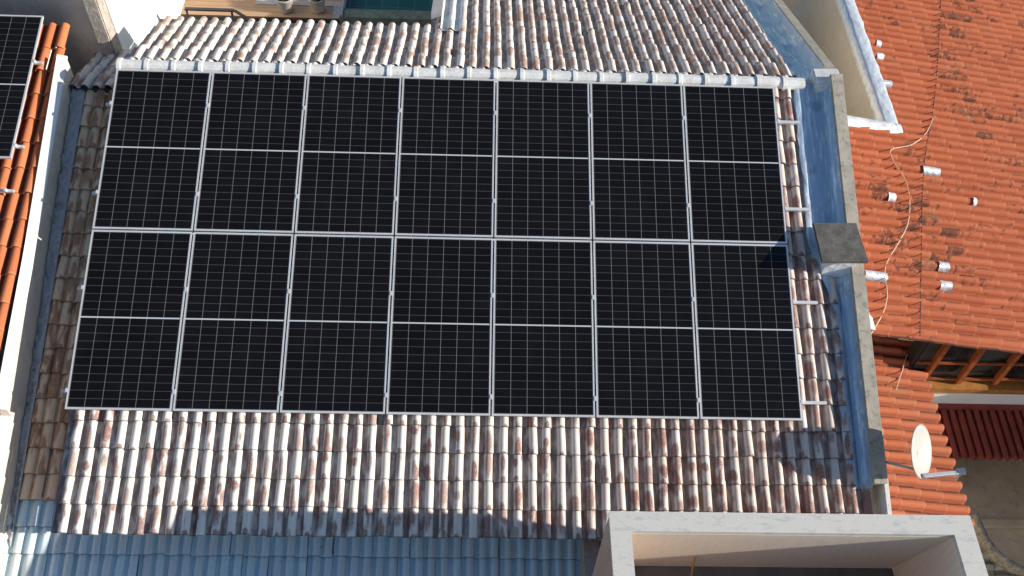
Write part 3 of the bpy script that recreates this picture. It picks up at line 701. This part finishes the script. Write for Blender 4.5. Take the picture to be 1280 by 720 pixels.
# foil patches laid over barrels of the upper orange roof
def crest(px, py):                                     # nearest barrel crest under a pixel
    X = on(px, py, N1, B1 + N1 * .05)
    k = round(((X[1] - B1[1]) / .1815) - .645) + .645
    return (X - B1) @ D1, k * .1815
patches = [(1097, 52, .09, 'small crumpled white foil patch nearest the flashing corner at the top'), (1099, 68, .13, 'short foil patch just below the small white one near the flashing'),
           (1108, 104, .18, 'silver foil patch beside the lower end of the grey flashing'), (1162, 209, .30, 'long thin foil strip in the middle of the orange roof by the wire'),
           (1114, 245, .12, 'square silver foil patch left of the pale cord'), (1093, 340, .34, 'long shiny foil sleeve touching the parapet below the chimney slab'),
           (1177, 326, .16, 'bright white foil patch, upper of the close pair'), (1180, 352, .18, 'bright silver foil patch, lower of the close pair'), (1217, 250, .06, 'tiny white foil scrap on the right part of the orange roof')]
for (px_, py_, ln, lab) in patches:
    d, u = crest(px_, py_); V = []; F = []; n = 9
    for s in range(6):
        for i in range(n):
            a = math.pi * (i / (n - 1)); jw = rg.normal(0, .003)
            V.append(B1 + D1 * (d + ln * (s / 5 - .5) + rg.normal(0, .004)) + U1 * (u + math.cos(a) * (.080 + jw)) + N1 * (-.004 + math.sin(a) * (.099 + jw)))
    for s in range(5):
        for i in range(n - 1): a = s * n + i; F.append((a, a + 1, a + n + 1, a + n))
    tag(mesh_obj('foil_patch', V, F, M_foil if ln > .14 else M_foilw, smooth=True), lab, 'foil patch', 'foil patches on the orange roof')

# cords lying on the orange roofs
def cable(name, pix, N_, p0, r, mat, label, h=.075):
    pts = [Vector(on(x, y, N_, np.array(p0) + np.array(N_) * h)) for x, y in pix]
    out = []
    for i in range(len(pts) - 1):
        p0_, p1, p2, p3 = pts[max(i - 1, 0)], pts[i], pts[i + 1], pts[min(i + 2, len(pts) - 1)]
        for k in range(5):
            t = k / 5; out.append(.5 * ((2 * p1) + (p2 - p0_) * t + (2 * p0_ - 5 * p1 + 4 * p2 - p3) * t * t + (3 * p1 - p0_ - 3 * p2 + p3) * t ** 3))
    out.append(pts[-1]); b = MB(); b.tube(out, r, 6)
    return tag(b.build(name, mat, smooth=True), label, 'cable')
cable('cable', [(1166, 148), (1157, 167), (1139, 181), (1114, 187), (1117, 202), (1132, 226), (1137, 250), (1135, 278), (1125, 300), (1109, 327), (1106, 345), (1109, 366), (1105, 388), (1092, 412), (1085, 422)], N1, B1, .008, M_cordw, 'pale cord winding down over the stained orange tiles')
cable('cable', [(1176, 0), (1174, 40), (1172, 80), (1166, 140), (1157, 190), (1153, 240), (1152, 300), (1151, 360), (1150, 420)], N1, B1, .006, M_cordd, 'thin dark wire running straight down the middle of the orange roof')
cable('cable', [(1146, 420), (1140, 433), (1133, 446), (1128, 462), (1124, 474), (1120, 488)], N2, B2, .007, M_cordw, 'short pale cord dropping from the roof edge onto the lower orange roof', h=.09)

# curved mossy wall and grey shed roof at the lower right corner
arc = [np.array(on(x, y, (0, 0, 1), (0, 0, -3.35))) for x, y in ((1218, 640), (1226, 662), (1238, 684), (1256, 701), (1280, 713), (1310, 719))]
arc = [np.array([a[0], a[1], -3.35]) for a in arc]
V = []; F = []
sm = []
for i in range(len(arc) - 1):
    for k in range(5): sm.append(arc[i] + (arc[i + 1] - arc[i]) * k / 5)
sm.append(arc[-1])
sm = [sum(sm[max(0, i - 2):i + 3]) / len(sm[max(0, i - 2):i + 3]) for i in range(len(sm))]
for i, p in enumerate(sm):
    t = sm[min(i + 1, len(sm) - 1)] - sm[max(i - 1, 0)]; nrm = np.array([-t[1], t[0], 0]) / np.linalg.norm(t)
    jw = rg.normal(0, .006, 3)
    V += [p - nrm * .055 + (0, 0, -.16), p - nrm * (.062 + jw[0]), p - nrm * .035 + (0, 0, .04 + jw[1]), p + nrm * .03 + (0, 0, .045 + jw[2]), p + nrm * (.058 + jw[0]) + (0, 0, .0), p + nrm * .055 + (0, 0, -.16)]
for i in range(len(sm) - 1):
    for j in range(5): a = i * 6 + j; F.append((a, a + 1, a + 7, a + 6))
tag(mesh_obj('curved_wall', V, F, M_moss, smooth=True), 'curved mossy stone wall top beside the right edge of the stone lightwell', 'wall')
b0 = np.array([12.75, -7.7, -3.44])
ax_ = np.array([p[0] for p in sm]); ay_ = np.array([p[1] for p in sm]); od = np.argsort(ax_)
def skip_shed(u, d):
    x = 12.75 - d; y = -7.7 + u
    return y > np.interp(x, ax_[od], ay_[od], left=-5.3) + .02
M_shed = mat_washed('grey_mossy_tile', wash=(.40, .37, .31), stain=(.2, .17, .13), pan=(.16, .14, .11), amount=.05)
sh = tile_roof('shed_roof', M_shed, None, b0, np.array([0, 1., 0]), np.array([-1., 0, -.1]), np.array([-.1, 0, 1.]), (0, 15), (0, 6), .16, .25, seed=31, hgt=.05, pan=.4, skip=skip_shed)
tag(sh, 'small grey mossy tiled roof at the bottom right corner', 'roof')

# ================================================================== LEFT NEIGHBOUR
Q3 = math.radians(15); V3 = np.array([0, math.cos(Q3), math.sin(Q3)]); N3 = np.array([0, -math.sin(Q3), math.cos(Q3)]); P3 = np.array([-1.15, -1.187, -.853])
def lf(x, v, h=0.): return P3 + UF * (x + 1.15) + V3 * v + N3 * h
ln = thing('left_house', (-3, -1, -6.5), 'neighbouring house with bright orange clay tile roof at the left edge', 'house')
TOPV = (1.24 + 1.187) / math.cos(Q3)
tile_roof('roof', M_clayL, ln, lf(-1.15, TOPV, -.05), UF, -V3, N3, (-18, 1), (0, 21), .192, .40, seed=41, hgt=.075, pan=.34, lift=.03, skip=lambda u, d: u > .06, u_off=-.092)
b = MB(); b.quadbox([(-4.6, -6.5, -6.5), (-1.36, -6.5, -6.5), (-1.36, 1.2, -6.5), (-4.6, 1.2, -6.5)], [lf(-4.6, -5.5, -.14), lf(-1.36, -5.5, -.14), lf(-1.36, TOPV - .05, -.14), lf(-4.6, TOPV - .05, -.14)]); b.build('wall', M_white, ln)
lp = copy_tree(proto)
lp.location = Vector(lf(-1.366 - PW, (1.269 + 1.187) / math.cos(Q3) - .03 - PH, .14)); lp.rotation_euler = (Q3, 0, 0)
tag(lp, 'black solar panel on the bright orange roof at the left edge', 'solar panel'); 
if 'group' in lp.keys(): del lp['group']
lv = [((y + 1.187) / math.cos(Q3)) for y in (.48, -.86, -1.53)]
ll = ('aluminium rail end under the upper half of the left edge solar panel', 'aluminium rail end under the lower half of the left edge solar panel', 'aluminium rail on the orange roof just below the left edge solar panel')
for k, v in enumerate(lv):
    r = thing('mounting_rail', Vector(lf(-1.4, v, .08)), ll[k], 'rail', 'rails on the left orange roof')
    b = MB(); F3 = lambda u, vv, h: lf(u, vv, h)
    b.fbox(-4.2, -1.25, v - .02, v + .02, .065, .104, F=F3); b.build('rail', M_alu, r)
    b = MB(); b.fbox(-1.365, -1.34, v - .025, v + .025, .105, .144, F=F3); b.build('clamp', M_alu, r)
# white topped boundary wall between the two roofs
bw = thing('boundary_wall', (-1.05, -2, -6.5), 'white topped wall with grey face between the orange roof and the tan tile strip', 'wall')
def wl(y, dx=0., h=0.):                               # right edge of the wall top at plan y
    return lf(-.945 + (.56 - y) * .0212 + dx, (y + 1.187) / math.cos(Q3), h - .045 + .12 * max(0, min(1, (y + 2.4) / 3.)))
YA, YB, YM = .60, -4.42, -2.4
b = MB()
for ya, yb in ((YB, YM), (YM, YA)):
    b.quadbox([(wl(ya)[0] - .15, ya, -6.5), (wl(ya)[0], ya, -6.5), (wl(yb)[0], yb, -6.5), (wl(yb)[0] - .15, yb, -6.5)], [wl(ya, -.11, -.005), wl(ya, 0, -.034), wl(yb, 0, -.034), wl(yb, -.11, -.005)])
b.build('upper_wall', M_wallface, bw)
b = MB()
for ya, yb in ((YB - .02, YM), (YM, YA + .02)):
    b.quadbox([wl(ya, -.12, .004), wl(ya, .012, -.03), wl(yb, .012, -.03), wl(yb, -.12, .004)], [wl(ya, -.12, .030), wl(ya, .012, -.004), wl(yb, .012, -.004), wl(yb, -.12, .030)])
b.build('coping', M_white, bw)
b = MB(); YC = -7.2
b.quadbox([(wl(YC)[0] - .4, YC, -6.5), (wl(YC)[0], YC, -6.5), (wl(YB)[0], YB - .03, -6.5), (wl(YB)[0] - .4, YB - .03, -6.5)], [wl(YC, -.4, -.16), wl(YC, 0, -.26), wl(YB - .03, 0, -.26), wl(YB - .03, -.4, -.16)])
b.build('lower_wall', M_wallface, bw)
b = MB()
b.quadbox([wl(YC, -.42, -.155), wl(YC, .012, -.255), wl(YB - .03, .012, -.255), wl(YB - .03, -.42, -.155)], [wl(YC, -.42, -.125), wl(YC, .012, -.225), wl(YB - .03, .012, -.225), wl(YB - .03, -.42, -.125)])
b.build('coping', M_white, bw, bevel=.006)
# grey house behind on the left, its white side wall and rough pillar
rh = thing('grey_house', (-2.5, 4, -6.5), 'grey rendered house behind the left orange roof with a glaring white side wall', 'house')
b = MB(); b.prism([(-.86, 1.52, -6.5), (-.86, 1.75, -6.5), (-5.5, 2.86, -6.5), (-5.5, 2.63, -6.5)], (0, 0, 8.2)); b.build('wall', M_grey, rh)
b = MB(); b.box(-.855, -.635, 1.47, 1.74, -6.5, 1.72); b.build('pillar', M_pillar, rh, bevel=.02)
b = MB(); b.box(-.85, -.62, 1.745, 9., -6.5, 1.7); b.build('side_wall', M_white, rh)

# ================================================================== TERRACE AND POOL BEHIND
b = MB(); b.box(-.62, 2.36, 4.62, 12, -2.75, -2.6); struct('deck', b, M_deck)
b = MB(); b.box(-.62, 2.36, 4.60, 4.618, -6.5, -2.62); struct('terrace_wall', b, M_dark)  # face coloured near-black to stand in for the dark void below the deck
pool = thing('swimming_pool', (3.4, 7, -6.5), 'dark teal swimming pool beyond the back eave', 'swimming pool')
b = MB(); b.box(2.40, 4.2, 4.72, 4.98, -6.5, -2.63); b.build('near_wall', plain('pool_coping', (.13, .17, .14), .6, var=.3, scale=7, bump=.1, dirt=((.05, .07, .06), .6)), pool)
b = MB(); b.box(2.40, 4.2, 4.985, 11.8, -6.5, -2.80); b.build('water', M_water, pool)
b = MB(); b.box(2.362, 2.398, 4.70, 12, -6.5, -2.58); b.build('side_wall', M_stonec, pool)
b = MB(); b.box(.72, 2.358, 4.98, 5.12, -2.598, -2.585); b.box(2.22, 2.358, 4.62, 4.977, -2.598, -2.585); tag(b.build('stone_border', M_stonec), 'narrow grey stone border set into the wooden deck by the pool', 'border')
def pot(px_, py_, lab):
    c = np.array(on(px_, py_, (0, 0, 1), (0, 0, -2.585)))
    r = thing('potted_plant', Vector(c), lab, 'potted plant', 'pots on the deck')
    prof = [(.0, 0), (.115, 0), (.125, .02), (.155, .26), (.17, .27), (.17, .30), (.148, .30), (.14, .25)]
    V = []; F = []; n = 24
    for (rr, z) in prof:
        for j in range(n): a = 2 * math.pi * j / n; V.append(c + (rr * math.cos(a), rr * math.sin(a), z))
    for i in range(len(prof) - 1):
        for j in range(n): F.append((i * n + j, i * n + (j + 1) % n, (i + 1) * n + (j + 1) % n, (i + 1) * n + j))
    mesh_obj('pot', V, F, M_pot, r, smooth=True)
    b = MB(); b.tube([c + (0, 0, .2), c + (0, 0, .255)], .14, 20); b.build('soil', M_soil, r)
    V = []; F = []
    for k in range(46):
        a = rg.uniform(0, 6.28); L = rg.uniform(.10, .24); el = rg.uniform(.5, 1.4); w_ = rg.uniform(.02, .035)
        d = np.array([math.cos(a) * math.cos(el), math.sin(a) * math.cos(el), math.sin(el)]); s = np.array([-math.sin(a), math.cos(a), 0]) * w_
        b0_ = c + np.array([math.cos(a) * .04, math.sin(a) * .04, .25]); m1 = b0_ + d * L * .6; e = b0_ + d * L + np.array([0, 0, -.06 * L])
        o = len(V); V += [b0_ - s * .3, b0_ + s * .3, m1 + s, m1 - s, e]; F += [(o, o + 1, o + 2, o + 3), (o + 3, o + 2, o + 4)]
    mesh_obj('foliage', V, F, M_leaf, r)
pot(358, 12.5, 'stoneware pot with a small green plant, left of the two on the deck')
pot(398, 12.5, 'stoneware pot with a small green plant, right of the two by the pool')
hr = thing('handrail', (.2, 4.4, -2.6), 'thin dark metal handrail at the top left beside the white wall', 'handrail')
zt = -1.55
pa = on(231, 11, (0, 0, 1), (0, 0, zt)); pb = on(292, 13, (0, 0, 1), (0, 0, zt)); pc = on(316, 27, (0, 0, 1), (0, 0, zt - .05))
b = MB(); b.bar(pa, pb, .07, .03); b.bar(pb + np.array([.01, -.0, 0]), pc, .05, .03); b.build('rail', M_darkm, hr, bevel=.004)
for q in (pa + np.array([.02, 0, -.02]), pb + np.array([-.04, 0, -.02])):
    b = MB(); b.tube([q, (q[0], q[1], -2.6)], .02, 8); b.build('post', M_darkm, hr)
